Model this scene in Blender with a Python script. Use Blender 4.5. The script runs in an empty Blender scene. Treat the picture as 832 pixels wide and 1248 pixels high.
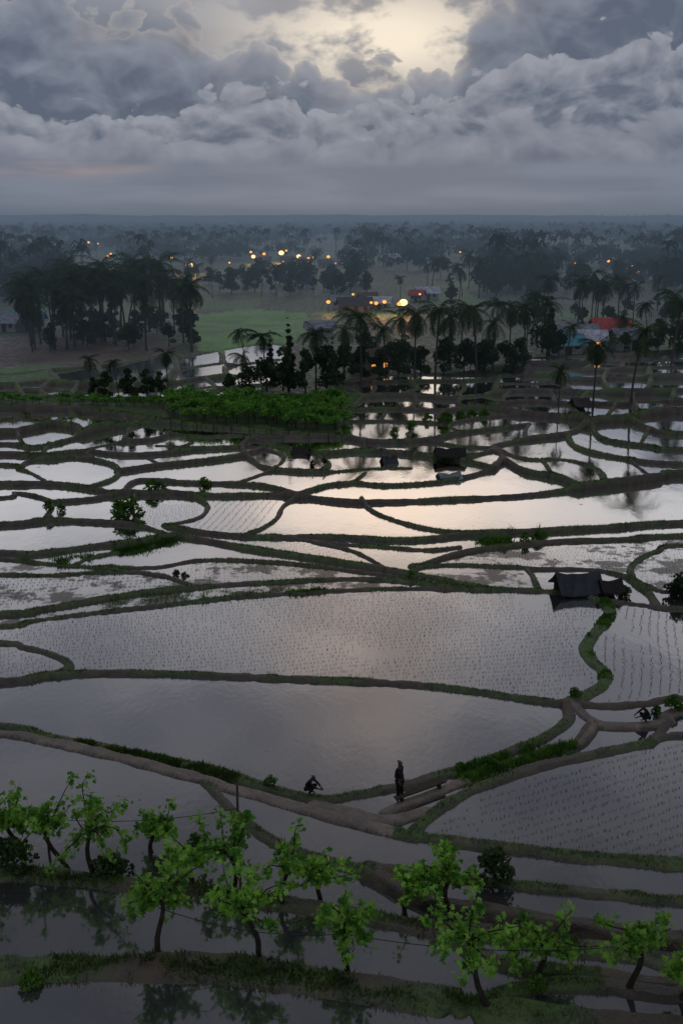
import bpy, math, random, time
import numpy as np
from mathutils import Vector, kdtree
T0=time.time()
random.seed(7); rng=np.random.default_rng(7)
scene=bpy.context.scene
COL=scene.collection
F=1213.0; P=math.atan(362/1213); H=22.0
cp,sp=math.cos(P),math.sin(P)

# ------------------------------------------------------------ numpy noise
_tab=rng.random((256,256))
def vnoise(x,y):
    xi=np.floor(x).astype(int); yi=np.floor(y).astype(int)
    fx=x-xi; fy=y-yi; fx=fx*fx*(3-2*fx); fy=fy*fy*(3-2*fy)
    a=_tab[xi%256,yi%256]; b=_tab[(xi+1)%256,yi%256]; c=_tab[xi%256,(yi+1)%256]; d=_tab[(xi+1)%256,(yi+1)%256]
    return (a*(1-fx)+b*fx)*(1-fy)+(c*(1-fx)+d*fx)*fy
def fbm(x,y,o=4):
    s=0;a=.5;t=0
    for i in range(o):
        s=s+a*vnoise(x*2**i+17.3*i,y*2**i+9.1*i); t+=a; a*=.5
    return s/t
def sstep(a,b,x):
    t=np.clip((x-a)/(b-a),0,1); return t*t*(3-2*t)

# ------------------------------------------------------------ base terrain
def Bf(x,y):
    x=np.asarray(x,float); y=np.asarray(y,float)
    z=0.12*np.maximum(0,36-y)
    z=z+0.03*np.clip(y-64,0,60)*(1-sstep(150,290,y))
    z=z+1.5*np.exp(-(((x+36)/18)**2+((y-122)/21)**2))
    z=z+2.0*np.exp(-(((x-44)/22)**2+((y-140)/34)**2))
    z=z-1.2*sstep(132,180,y)*(1-sstep(-4,6,x))
    z=z+(fbm(x/900+3,y/1400+5,4)-.35)*60*sstep(1800,6000,y)
    return z
def backproj(px,py,base=True):
    px=np.asarray(px,float); py=np.asarray(py,float)
    a=(px-416)/F; b=(624-py)/F
    dx=a; dy=cp+b*sp; dz=-sp+b*cp
    z=np.zeros_like(px)
    for i in range(20):
        t=(z-H)/dz
        x=t*dx; y=t*dy
        z=.5*z+.5*Bf(x,y) if base else z
    return x,y
def project(x,y,z):
    zz=z-H
    dep=y*cp-zz*sp; up=y*sp+zz*cp
    dep=np.maximum(dep,.1)
    return 416+F*x/dep, 624-F*up/dep

# ------------------------------------------------------------ bund lines: (half width m, green, path, points)
L=[]
def ln(w,g,pts,path=0): L.append((w,g,path,pts))
ln(.9,.35,[(-20,1195),(120,1192),(240,1190),(360,1203),(480,1218),(600,1236),(720,1250),(850,1262)])
ln(.58,.5,[(-20,1078),(80,1082),(180,1092),(300,1104),(420,1120),(540,1138),(660,1152),(780,1168),(850,1178)])
ln(.42,.4,[(560,1236),(600,1218),(660,1206),(740,1206),(850,1216)])
ln(.36,.25,[(545,1139),(590,1166),(650,1180),(740,1188),(850,1197)])
ln(.5,.15,[(-20,916),(60,926),(140,944),(230,964),(320,984),(400,1003),(480,1020)],1)
ln(.48,.45,[(480,1020),(560,1030),(660,1040),(760,1048),(850,1052)])
ln(.42,.5,[(-20,888),(60,902),(140,917),(220,934),(290,951),(350,966),(390,972),(430,968),(500,957),(560,942),(620,921),(668,900),(692,880),(690,858)])
ln(.36,.5,[(250,970),(290,1004),(340,1034),(420,1056),(520,1070),(640,1082),(760,1092),(850,1098)])
ln(.42,.3,[(440,1060),(520,1095),(600,1106),(700,1120),(850,1135)])
ln(.62,.05,[(385,977),(430,986),(470,992),(520,985)],1)
ln(.42,.6,[(850,905),(780,917),(700,934),(630,951),(570,970),(530,990),(508,1006),(500,1022)])
ln(.42,.1,[(468,985),(500,975),(530,966),(560,956),(620,940),(680,921),(712,902),(722,882)],1)
ln(.36,.35,[(-20,832),(60,823),(130,820),(230,822),(350,827),(470,832),(560,840),(630,850),(690,858),(740,862),(790,858),(850,852)])
ln(.5,.3,[(695,858),(722,882),(770,886),(810,882),(850,868)],1)
ln(.4,.4,[(722,884),(700,912),(690,934)])
ln(.35,.6,[(790,916),(800,900),(810,884)])
ln(.32,.45,[(-20,765),(40,757),(110,748),(200,738),(290,728),(380,722),(470,718),(560,718),(640,720),(700,724),(735,732)])
ln(.55,.9,[(735,732),(742,748),(728,768),(714,788),(720,805),(736,820),(735,835),(716,847),(692,858)])
ln(.32,.4,[(-20,785),(30,791),(65,800),(85,812),(72,823)])
ln(.32,.5,[(735,732),(780,738),(850,743)])
ln(.38,.8,[(-20,750),(60,742),(140,728),(240,716),(350,709),(440,706),(520,712),(580,719)])
ln(.28,.3,[(-20,702),(60,703),(130,699),(190,702),(225,712),(235,716)])
ln(.28,.3,[(-20,682),(50,687),(120,692),(190,692),(240,684),(300,684),(380,690),(440,698),(520,708),(560,716)])
ln(.26,.5,[(120,692),(170,699),(215,707)])
ln(.42,.6,[(-20,674),(40,676),(100,668),(160,660),(205,652),(240,656),(300,668),(370,679),(440,690),(500,700),(560,712),(600,719)])
ln(.3,.4,[(-20,640),(60,634),(140,637),(175,642),(205,652)])
ln(.26,.5,[(215,656),(160,670),(110,680),(90,690)])
ln(.3,.5,[(200,640),(250,650),(300,655),(345,656),(400,663),(460,667),(520,672),(560,668)])
ln(.26,.3,[(380,662),(430,674),(470,695)])
ln(.3,.4,[(500,698),(540,680),(600,667),(680,659),(760,656),(850,651)])
ln(.3,.5,[(500,692),(560,690),(640,693),(720,694),(760,702),(790,716),(850,724)])
ln(.34,.6,[(850,664),(800,673),(770,690),(772,708),(790,722),(800,740)])
ln(.3,.4,[(640,693),(650,706),(655,720)])
ln(.3,.5,[(345,656),(400,655),(470,659),(520,658),(580,651),(650,648),(740,643),(850,636)])
ln(.3,.5,[(362,604),(345,616),(337,632),(320,645),(300,654)])
ln(.3,.5,[(440,608),(456,624),(490,638),(530,648),(580,652)])
ln(.3,.3,[(130,601),(200,598),(260,603),(330,602),(362,604),(420,611),(470,612),(560,608),(640,603),(700,595),(760,587),(800,581),(850,575)])
ln(.3,.4,[(240,602),(253,616),(242,632),(205,641)])
ln(.26,.5,[(165,600),(160,620),(172,641)])
ln(.28,.5,[(-20,607),(20,600),(62,612),(55,634)])
ln(.28,.7,[(62,612),(110,608),(140,602)])
ln(.3,.5,[(-20,590),(60,590),(110,596),(135,602)])
ln(.32,.6,[(-20,566),(25,572),(55,588)])
ln(.32,.5,[(25,572),(35,562),(70,557),(115,560),(142,570),(140,584),(110,596)])
ln(.32,.8,[(115,560),(108,550),(145,541),(190,537),(204,528),(175,519),(140,518)])
ln(.32,.5,[(-20,541),(40,547),(85,536),(118,522),(150,516),(205,514)])
ln(.32,.6,[(-20,553),(50,556),(80,552),(108,550)])
ln(.3,.5,[(-20,528),(30,524),(58,514),(40,505),(-20,502)])
ln(.3,.5,[(58,514),(90,520),(100,528)])
ln(.3,.5,[(-20,514),(20,512),(58,514)])
ln(.3,.5,[(85,500),(95,508),(120,512),(140,518)])
for q in [[(75,502),(72,517)],[(160,517),(150,541)],[(60,541),(52,555)],[(150,505),(155,516)],[(180,560),(195,568)],[(20,527),(30,545)]]: ln(.28,.5,q)
ln(.3,.4,[(142,576),(190,568),(250,561),(300,553),(322,546)])
ln(.3,.4,[(190,545),(240,548),(290,546),(322,546)])
ln(.3,.4,[(108,550),(150,556),(200,554),(240,548)])
ln(.3,.4,[(150,600),(170,585),(230,588),(290,590),(330,594),(362,604)])
ln(.3,.4,[(322,546),(345,556),(338,570),(310,582),(290,590)])
ln(.32,.5,[(204,528),(250,533),(300,532),(295,546),(310,562),(330,572),(390,576),(450,571),(500,570)])
ln(.28,.4,[(225,533),(235,540),(222,547)])
ln(.3,.4,[(362,604),(400,592),(430,588),(445,576)])
ln(.3,.4,[(430,588),(470,592),(530,588),(570,580),(600,570)])
ln(.3,.4,[(300,532),(340,542),(380,552),(440,548),(500,552),(560,560),(600,570)])
ln(.3,.4,[(380,552),(400,565),(390,576)])
ln(.3,.4,[(300,532),(360,533),(410,532),(460,540),(520,537),(560,528),(600,522),(645,515)])
ln(.3,.4,[(440,538),(450,548)])
ln(.3,.4,[(520,537),(560,545),(600,548),(560,560)])
ln(.45,.4,[(600,570),(612,556),(600,545),(640,535),(690,527),(720,514),(770,508),(850,500)])
ln(.5,.4,[(600,545),(640,560),(690,562),(726,574),(735,588)])
ln(.32,.4,[(612,556),(640,574),(680,582),(705,595)])
ln(.4,.5,[(690,527),(705,546),(760,560),(850,568)])
ln(.34,.5,[(720,514),(735,535),(790,545),(850,550)])
ln(.32,.5,[(770,508),(790,522),(850,530)])
for q in [[(790,522),(780,543)],[(740,509),(750,492)],[(660,560),(672,581)],[(765,560),(790,583)]]: ln(.28,.5,q)
ln(.3,.4,[(590,496),(640,503),(700,508),(720,514)])
ln(.3,.5,[(560,528),(548,518),(590,508),(640,503)])
ln(.3,.4,[(645,515),(640,524),(640,535)])
ln(.4,.7,[(415,532),(412,516),(425,500),(440,484),(410,470)])
ln(.3,.4,[(440,484),(500,482),(550,486),(600,481),(660,477),(740,479),(850,476)])
ln(.3,.4,[(425,500),(470,498),(530,500),(590,496),(650,490),(740,493),(850,490)])
ln(.3,.4,[(414,515),(470,514),(520,516),(548,518)])
for x0,y0,y1 in [(470,500,514),(505,483,499),(500,515,536),(540,500,517),(565,485,497),(620,480,493),(700,492,508),(715,479,492),(770,480,508),(455,468,483),(500,466,482),(560,463,484),(610,458,480),(690,454,478),(740,450,478),(790,448,477),(720,437,452),(765,436,450),(640,444,458),(810,432,448),(820,477,492),(670,478,492)]:
    ln(.3,.4,[(x0,y0),(x0+random.uniform(-8,8),(y0+y1)/2),(x0+random.uniform(-10,10),y1)])
ln(.32,.4,[(412,470),(480,466),(560,463),(600,459),(660,456),(740,451),(850,447)])
ln(.32,.4,[(560,456),(600,452),(660,446),(740,441),(850,437)])
ln(.32,.4,[(655,468),(700,463),(760,462),(850,458)])
ln(.32,.4,[(610,470),(655,468)])
ln(.32,.5,[(410,470),(440,462),(500,458),(560,456),(620,446),(700,437),(760,433),(850,428)])
ln(.4,.8,[(-20,496),(60,498),(120,502),(200,513),(260,521),(330,527),(415,532)])
ln(.4,.8,[(-20,482),(80,486),(160,488),(205,488),(300,484),(410,482),(440,484)])
ln(.4,.8,[(205,488),(200,500),(205,514)])
ln(.32,.4,[(-20,458),(60,452),(130,446),(210,438),(330,426),(360,440),(330,470),(300,484)])
ln(.32,.4,[(-20,470),(60,466),(120,470),(200,466),(250,460),(345,455)])
ln(.32,.4,[(60,452),(72,466)]); ln(.32,.4,[(120,447),(130,469),(120,487)])
ln(.32,.4,[(20,468),(30,486)]); ln(.32,.4,[(95,469),(85,486)]); ln(.32,.4,[(160,468),(168,488)])
ln(.32,.4,[(-20,477),(40,476),(90,478),(120,480)])
ln(.32,.4,[(210,438),(215,452),(200,466),(205,488)])
ln(.32,.4,[(215,450),(270,446),(340,440)]); ln(.32,.4,[(250,460),(262,472),(250,486)]); ln(.32,.4,[(270,432),(275,458)])
ln(.32,.4,[(60,466),(50,476),(60,485)])
ln(.32,.4,[(205,476),(260,472),(330,468)])

def catmull(pts,step=.5):
    p=[pts[0]]+list(pts)+[pts[-1]]
    out=[]
    for i in range(1,len(p)-2):
        p0,p1,p2,p3=[np.array(q,float) for q in p[i-1:i+3]]
        n=max(2,int(np.hypot(*(p2-p1))/step))
        t=np.linspace(0,1,n,endpoint=False)[:,None]
        out.append(.5*((2*p1)+(-p0+p2)*t+(2*p0-5*p1+4*p2-p3)*t*t+(-p0+3*p1-3*p2+p3)*t**3))
    out.append(np.array([p[-1]],float))
    return np.vstack(out)
def extend(pts):
    pts=list(pts)
    def far(p,xx): return [((p[0]+xx)/2,p[1]+random.uniform(-2,2)),(xx,p[1]+random.uniform(-4,4))]
    if pts[0][0]<0: pts=far(pts[0],-700)[::-1]+pts
    if pts[0][0]>832: pts=far(pts[0],1540)[::-1]+pts
    if pts[-1][0]>832: pts=pts+far(pts[-1],1540)
    elif pts[-1][0]<0: pts=pts+far(pts[-1],-700)
    return pts
SX=[];SY=[];SW=[];SG=[];SP=[];SID=[]
for li,(w,g,path,pts) in enumerate(L):
    c=catmull(extend(pts))
    x,y=backproj(c[:,0],c[:,1])
    SX.append(x);SY.append(y);n=len(x)
    SW.append(np.full(n,w));SG.append(np.full(n,g));SP.append(np.full(n,float(path)));SID.append(np.full(n,li))
SX=np.concatenate(SX);SY=np.concatenate(SY);SW=np.concatenate(SW);SG=np.concatenate(SG);SP=np.concatenate(SP);SID=np.concatenate(SID)

# ------------------------------------------------------------ grid
pys=list(np.arange(1330,700,-1.5))+list(np.arange(700,424,-.8))+list(np.arange(424,300,-2.5))
ang=P-np.arctan((624-np.array(pys))/F)
rowsY=H/np.tan(ang)
rowsY=np.concatenate([[6,9,12,15,18],rowsY[rowsY>19.5],np.geomspace(rowsY[-1]*1.03,14000,60)])
colsU=np.concatenate([-np.geomspace(.78,.47,50),np.arange(-.465,.4651,.0018),np.geomspace(.47,.78,50)])
R,C=len(rowsY),len(colsU)
U,Y=np.meshgrid(colsU,rowsY); X=U*Y
def gidx(x,y):
    r=np.interp(y,rowsY,np.arange(R)); c=np.interp(np.asarray(x)/np.maximum(np.asarray(y),1e-3),colsU,np.arange(C))
    return r,c
gr,gc=gidx(SX,SY); gri=np.rint(gr).astype(int); gci=np.rint(gc).astype(int)
wall=np.zeros((R,C),bool); wall[gri,gci]=True
lab=-np.ones(R*C,int); wf=wall.ravel().tolist(); labl=lab.tolist(); nl=0
for s in range(R*C):
    if wf[s] or labl[s]>=0: continue
    st=[s]; labl[s]=nl
    while st:
        q=st.pop(); c=q%C
        if c+1<C and labl[q+1]<0 and not wf[q+1]: labl[q+1]=nl; st.append(q+1)
        if c>0 and labl[q-1]<0 and not wf[q-1]: labl[q-1]=nl; st.append(q-1)
        if q+C<R*C and labl[q+C]<0 and not wf[q+C]: labl[q+C]=nl; st.append(q+C)
        if q-C>=0 and labl[q-C]<0 and not wf[q-C]: labl[q-C]=nl; st.append(q-C)
    nl+=1
lab=np.array(labl).reshape(R,C)
for _ in range(6):
    m=lab<0
    if not m.any(): break
    for dr,dc in ((0,1),(0,-1),(1,0),(-1,0)):
        sh=np.roll(np.roll(lab,dr,0),dc,1)
        mm=(lab<0)&(sh>=0); lab[mm]=sh[mm]
lab[lab<0]=0
BV=Bf(X,Y)
def label_at(px,py):
    x,y=backproj([px],[py]); r,c=gidx(x,y); return lab[int(round(r[0])),int(round(c[0]))]
dry=set()
outer=lab[R-1,C//2]; dry.add(outer)
for q in [(300,505),(100,491),(300,376),(700,420),(150,440),(30,462),(340,478)]: dry.add(label_at(*q))
wgt=(np.abs(U)<.44).astype(float)+1e-4
cnt=np.bincount(lab.ravel(),minlength=nl)
lw=np.bincount(lab.ravel(),wgt.ravel(),nl); lev=np.bincount(lab.ravel(),(wgt*BV).ravel(),nl)/np.maximum(lw,1e-9)
lev=lev+rng.uniform(-.08,.08,nl)
cy=np.bincount(lab.ravel(),(wgt*Y).ravel(),nl)/np.maximum(lw,1e-9)
lev+=np.where(cy>90,rng.uniform(-.10,.10,nl),0)
isdry=np.zeros(nl,bool); isdry[list(dry)]=True; isdry[cnt<14]=True
print('labels',nl,'big',(cnt>=14).sum(),'rows',R,'cols',C,time.time()-T0)
LV=lev[lab]; dv=isdry[lab]; LV=np.where(dv,BV+.12,LV)
M=np.full(len(SX),-9.)
for dr in (-3,0,3):
    for dc in (-3,0,3):
        M=np.maximum(M,LV[np.clip(gri+dr,0,R-1),np.clip(gci+dc,0,C-1)])
k=15; M2=M.copy()
for li in range(len(L)):
    ii=np.where(SID==li)[0]
    if len(ii)>2*k: 
        mm=np.pad(M[ii],k,mode='edge'); M2[ii]=np.convolve(mm,np.ones(2*k+1)/(2*k+1),'valid')
M=M2
kd=kdtree.KDTree(len(SX))
for i in range(len(SX)): kd.insert((SX[i],SY[i],0),i)
kd.balance()
near=(Y<235)
DD=np.full((R,C),99.); NI=np.zeros((R,C),int)
xs=X[near].tolist(); ys=Y[near].tolist(); dd=[];ni=[]
fnd=kd.find
for a,b in zip(xs,ys):
    _,i,d=fnd((a,b,0)); dd.append(d); ni.append(i)
DD[near]=dd; NI[near]=ni
print('kd',time.time()-T0)
rowstep=np.gradient(rowsY)[:,None]
Wm=np.maximum(SW[NI]*(.75+.5*fbm(X*.6,Y*.6,2)),np.minimum(1.1*rowstep,1.1))
floor=np.where(dv,LV,LV-.15)
top=M[NI]+.14+.09*(fbm(X*.9,Y*.9,3)-.5)+SP[NI]*-.03+.05*sstep(110,145,Y)
Weff=Wm+.22*np.clip(top-.15-LV,0,3)
tt=(DD+.12*(fbm(X*1.7+5,Y*1.7,3)-.5))/Weff
f=1-sstep(.35,1.0,tt)
Z=floor+(top-floor)*f
Z=np.where(near,Z,BV+.12)
Z=Z+np.where(dv|(f>.4),.05*(fbm(X*3,Y*3,2)-.5),0)
fade=sstep(200,235,Y); Z=Z*(1-fade)+(BV+.12)*fade
def ground_z(x,y):
    r,c=gidx(np.atleast_1d(x),np.atleast_1d(y)); r0=np.clip(r.astype(int),0,R-2); c0=np.clip(c.astype(int),0,C-2); fr=r-r0; fc=c-c0
    return (Z[r0,c0]*(1-fr)*(1-fc)+Z[r0+1,c0]*fr*(1-fc)+Z[r0,c0+1]*(1-fr)*fc+Z[r0+1,c0+1]*fr*fc)
def place(px,py):
    x,y=backproj([px],[py]); z=ground_z(x,y)
    return float(x[0]),float(y[0]),float(z[0])
def px2m(px,py):
    x,y,z=place(px,py); return (y*cp+(H-z)*sp)/F

# ------------------------------------------------------------ helpers
def mk_mesh(name,verts,faces,mat=None,smooth=False):
    verts=np.asarray(verts,np.float32).reshape(-1,3); faces=np.asarray(faces,np.int32); n,kk=faces.shape
    me=bpy.data.meshes.new(name)
    me.vertices.add(len(verts)); me.vertices.foreach_set('co',verts.ravel())
    me.loops.add(n*kk); me.loops.foreach_set('vertex_index',faces.ravel())
    me.polygons.add(n); me.polygons.foreach_set('loop_start',np.arange(0,n*kk,kk,dtype=np.int32)); me.polygons.foreach_set('loop_total',np.full(n,kk,np.int32))
    if smooth: me.polygons.foreach_set('use_smooth',np.ones(n,bool))
    me.update(calc_edges=True)
    if mat: me.materials.append(mat)
    return me
def add(name,data,loc=(0,0,0),rot=(0,0,0),scale=1,parent=None,label=None,cat=None,group=None,kind=None):
    o=bpy.data.objects.new(name,data)
    o.location=loc; o.rotation_euler=rot; o.scale=(scale,)*3 if not hasattr(scale,'__len__') else scale
    COL.objects.link(o)
    if parent: o.parent=parent
    if label: o['label']=label
    if cat: o['category']=cat
    if group: o['group']=group
    if kind: o['kind']=kind
    return o
def tube(path,rad,n=7):
    path=np.array(path,float); vs=[];fs=[]
    for i,p in enumerate(path):
        d=path[min(i+1,len(path)-1)]-path[max(i-1,0)]; d/=np.linalg.norm(d)+1e-9
        a=np.cross(d,[.3,.9,.1]); a/=np.linalg.norm(a)+1e-9; b=np.cross(d,a)
        for j in range(n):
            t=2*math.pi*j/n; vs.append(p+rad[i]*(math.cos(t)*a+math.sin(t)*b))
    for i in range(len(path)-1):
        for j in range(n):
            fs.append((i*n+j,i*n+(j+1)%n,(i+1)*n+(j+1)%n,(i+1)*n+j))
    o=len(vs); vs.append(path[-1]); 
    for j in range(n): fs.append(((len(path)-1)*n+j,(len(path)-1)*n+(j+1)%n,o,o))
    return vs,[f for f in fs]
def join(parts):
    V=[];Fc=[];o=0
    for v,f in parts:
        V+=list(v); Fc+=[tuple(i+o for i in q) for q in f]; o+=len(v)
    return V,Fc
def pmesh(name,V,Fc,mat=None,smooth=False):
    me=bpy.data.meshes.new(name)
    Fc=[tuple(dict.fromkeys(q)) for q in Fc]
    me.from_pydata([tuple(map(float,v)) for v in V],[],Fc); me.update()
    if smooth:
        for p in me.polygons: p.use_smooth=True
    if mat: me.materials.append(mat)
    return me
def box(cx,cy,cz,sx,sy,sz):
    v=[(cx+sx*a/2,cy+sy*b/2,cz+sz*c/2) for c in (-1,1) for a,b in ((-1,-1),(1,-1),(1,1),(-1,1))]
    return v,[(0,3,2,1),(4,5,6,7),(0,1,5,4),(1,2,6,5),(2,3,7,6),(3,0,4,7)]
def leaves(cent,size,r,elong=1.4,up=0.3,fold=.25):
    n=len(cent)
    nrm=r.normal(size=(n,3)); nrm[:,2]+=up*2; nrm/=np.linalg.norm(nrm,axis=1)[:,None]
    a=np.cross(nrm,r.normal(size=(n,3))); a/=np.linalg.norm(a,axis=1)[:,None]; b=np.cross(nrm,a)
    s=size[:,None]
    v=np.stack([cent-a*s*elong*.5,cent+b*s*.5+nrm*s*fold*.5,cent+a*s*elong*.5,cent-b*s*.5+nrm*s*fold*.5],1).reshape(-1,3)
    return v,np.arange(n*4).reshape(n,4)

# ------------------------------------------------------------ materials
class NB:
    def __init__(s,nt): s.nt=nt; s.n=nt.nodes; s.l=nt.links
    def put(s,sock,v):
        if isinstance(v,bpy.types.NodeSocket): s.l.new(v,sock)
        else: sock.default_value=v
    def m(s,op,*a,clamp=False):
        nd=s.n.new('ShaderNodeMath'); nd.operation=op; nd.use_clamp=clamp
        for i,v in enumerate(a): s.put(nd.inputs[i],v)
        return nd.outputs[0]
    def vm(s,op,*a):
        nd=s.n.new('ShaderNodeVectorMath'); nd.operation=op
        for i,v in enumerate(a): s.put(nd.inputs[i],v)
        return nd.outputs[0]
    def scale(s,v,f):
        nd=s.n.new('ShaderNodeVectorMath'); nd.operation='SCALE'; s.put(nd.inputs[0],v); s.put(nd.inputs['Scale'],f); return nd.outputs[0]
    def comb(s,x,y,z):
        nd=s.n.new('ShaderNodeCombineXYZ'); s.put(nd.inputs[0],x);s.put(nd.inputs[1],y);s.put(nd.inputs[2],z); return nd.outputs[0]
    def mr(s,v,a,b,c=0.,d=1.,t='SMOOTHSTEP'):
        nd=s.n.new('ShaderNodeMapRange'); nd.interpolation_type=t
        s.put(nd.inputs[0],v)
        for i,q in enumerate((a,b,c,d)): s.put(nd.inputs[i+1],q)
        return nd.outputs[0]
    def mix(s,f,a,b,bt='MIX'):
        nd=s.n.new('ShaderNodeMix'); nd.data_type='RGBA'; nd.blend_type=bt
        s.put(nd.inputs[0],f)
        for i,q in ((6,a),(7,b)):
            if isinstance(q,tuple) and len(q)==3: q=q+(1,)
            s.put(nd.inputs[i],q)
        return nd.outputs[2]
    def noise(s,vec,scale,detail=3,rough=.5,dist=0,out=0,dim='3D'):
        nd=s.n.new('ShaderNodeTexNoise'); nd.noise_dimensions=dim
        if vec is not None: s.l.new(vec,nd.inputs['Vector'])
        nd.inputs['Scale'].default_value=scale; nd.inputs['Detail'].default_value=detail; nd.inputs['Roughness'].default_value=rough; nd.inputs['Distortion'].default_value=dist
        return nd.outputs[out]
    def pos(s):
        g=s.n.new('ShaderNodeNewGeometry'); return g.outputs['Position']
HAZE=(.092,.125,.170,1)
def newmat(name):
    m=bpy.data.materials.new(name); m.use_nodes=True; m.node_tree.nodes.clear(); m.cycles.emission_sampling='NONE'
    return m,NB(m.node_tree)
def finish(nb,shader,haze=True,disp=None):
    out=nb.n.new('ShaderNodeOutputMaterial')
    if haze:  # aerial haze painted into the material: flat emission blended in by world distance
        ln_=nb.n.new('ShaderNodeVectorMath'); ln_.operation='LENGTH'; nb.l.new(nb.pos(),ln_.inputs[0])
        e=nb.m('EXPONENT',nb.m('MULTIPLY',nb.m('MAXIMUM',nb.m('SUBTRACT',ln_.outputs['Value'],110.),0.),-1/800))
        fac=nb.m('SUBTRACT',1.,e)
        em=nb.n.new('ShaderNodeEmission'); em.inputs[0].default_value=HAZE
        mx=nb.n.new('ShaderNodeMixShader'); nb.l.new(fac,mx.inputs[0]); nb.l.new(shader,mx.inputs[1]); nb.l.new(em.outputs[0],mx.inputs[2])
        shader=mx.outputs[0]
    nb.l.new(shader,out.inputs[0])
def princ(nb,col,rough=.8,bump=None,spec=.3,metal=0):
    b=nb.n.new('ShaderNodeBsdfPrincipled'); nb.put(b.inputs['Base Color'],col if not(isinstance(col,tuple) and len(col)==3) else col+(1,))
    nb.put(b.inputs['Roughness'],rough); b.inputs['Specular IOR Level'].default_value=spec; b.inputs['Metallic'].default_value=metal
    if bump is not None:
        bp=nb.n.new('ShaderNodeBump'); bp.inputs['Strength'].default_value=bump[1]; bp.inputs['Distance'].default_value=bump[2]; nb.l.new(bump[0],bp.inputs['Height']); nb.l.new(bp.outputs[0],b.inputs['Normal'])
    return b.outputs[0]
def foliage(name,c1,c2,ns=1.5,tr=.35,haze=True):
    m,nb=newmat(name)
    oi=nb.n.new('ShaderNodeObjectInfo')
    n=nb.noise(nb.pos(),ns,1,.6)
    g=nb.n.new('ShaderNodeNewGeometry')
    fac=nb.m('ADD',nb.mr(n,.3,.7),nb.m('MULTIPLY',nb.m('SUBTRACT',g.outputs['Random Per Island'],.5),.7),clamp=True)
    c=nb.mix(fac,c1,c2)
    c=nb.mix(nb.m('MULTIPLY',oi.outputs['Random'],.35),c,(c1[0]*.5,c1[1]*.5,c1[2]*.7))
    d=nb.n.new('ShaderNodeBsdfDiffuse'); nb.l.new(c,d.inputs[0])
    t=nb.n.new('ShaderNodeBsdfTranslucent'); nb.l.new(c,t.inputs[0])
    mx=nb.n.new('ShaderNodeMixShader'); mx.inputs[0].default_value=tr; nb.l.new(d.outputs[0],mx.inputs[1]); nb.l.new(t.outputs[0],mx.inputs[2])
    finish(nb,mx.outputs[0],haze); return m
def plain(name,c,rough=.8,var=.35,ns=4,haze=True,bump=.3):
    m,nb=newmat(name); n=nb.noise(nb.pos(),ns,3,.6)
    col=nb.mix(nb.mr(n,.3,.7),tuple(q*(1-var) for q in c),tuple(q*(1+var) for q in c))
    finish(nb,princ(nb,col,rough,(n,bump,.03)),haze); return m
M_palm=foliage('palm_leaf',(.035,.06,.030),(.085,.12,.055),.8)
M_broad=foliage('tree_leaf',(.032,.058,.028),(.085,.13,.05),.6)
M_far=foliage('forest_leaf',(.020,.038,.024),(.045,.07,.036),.05)
M_vine=foliage('vine_leaf',(.09,.25,.04),(.44,.76,.13),2.5,.5)
M_vfield=foliage('vineyard_leaf',(.07,.20,.035),(.24,.50,.08),1.2,.45)
M_shrub=foliage('shrub_leaf',(.05,.13,.025),(.15,.28,.05),1.5,.4)
M_grass=foliage('grass_blade',(.06,.105,.028),(.14,.22,.05),.8,.4)
M_rice=foliage('rice_seedling_leaf',(.030,.040,.022),(.06,.08,.03),.8,.3)
M_bark=plain('bark',(.035,.027,.02),.9,.4,6)
M_pbark=plain('palm_bark',(.07,.062,.053),.9,.3,6)
M_wood=plain('weathered_wood',(.05,.038,.028),.85)
M_thatch=plain('dark_thatch',(.022,.02,.018),.9,.4,8)
M_tarp=plain('dark_tarpaulin',(.02,.024,.032),.5,.3,3)
M_wall=plain('house_plaster',(.30,.29,.27),.85)
M_wallb=plain('house_plaster_warm',(.20,.16,.12),.85)
M_dark=plain('dark_opening',(.012,.012,.014),.4)
M_skin=plain('skin',(.10,.06,.04),.6,.1)
M_cloth=plain('dark_cloth',(.013,.014,.018),.9,.3,20)
M_cloth2=plain('dark_trousers',(.010,.010,.013),.9,.3,20)
M_hair=plain('black_hair',(.008,.007,.006),.6,.2,30)
def roofmat(name,c):
    m,nb=newmat(name); p=nb.pos(); w=nb.n.new('ShaderNodeTexWave'); nb.l.new(p,w.inputs[0]); w.inputs['Scale'].default_value=2.; w.inputs['Distortion'].default_value=.5
    n=nb.noise(p,1.2,4,.65)
    col=nb.mix(nb.mr(n,.35,.65),tuple(q*.6 for q in c),tuple(q*1.2 for q in c))
    finish(nb,princ(nb,col,.6,(w.outputs['Fac'],.4,.05))); return m
RM={'teal':roofmat('teal_roof',(.07,.25,.30)),'grey':roofmat('grey_metal_roof',(.22,.24,.28)),'red':roofmat('red_roof',(.36,.05,.045)),'brown':roofmat('brown_tile_roof',(.10,.055,.04)),'dark':roofmat('dark_tile_roof',(.05,.045,.045)),'white':roofmat('pale_metal_roof',(.45,.47,.53))}
gm,nb=newmat('ground_soil_and_grass')
at=nb.n.new('ShaderNodeAttribute'); at.attribute_name='gcol'
p=nb.pos(); n1=nb.noise(p,1.1,4,.65); n2=nb.noise(p,9.,3,.6)
col=nb.mix(1.,at.outputs['Color'],nb.mix(nb.mr(n1,.3,.7),(.5,.5,.5),(1.45,1.4,1.35)),'MULTIPLY')
col=nb.mix(1.,col,nb.mix(n2,(.6,.6,.6),(1.4,1.4,1.4)),'MULTIPLY')
finish(nb,princ(nb,col,nb.mr(n1,.35,.65,.35,.85),(n2,.9,.06),.45))
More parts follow.
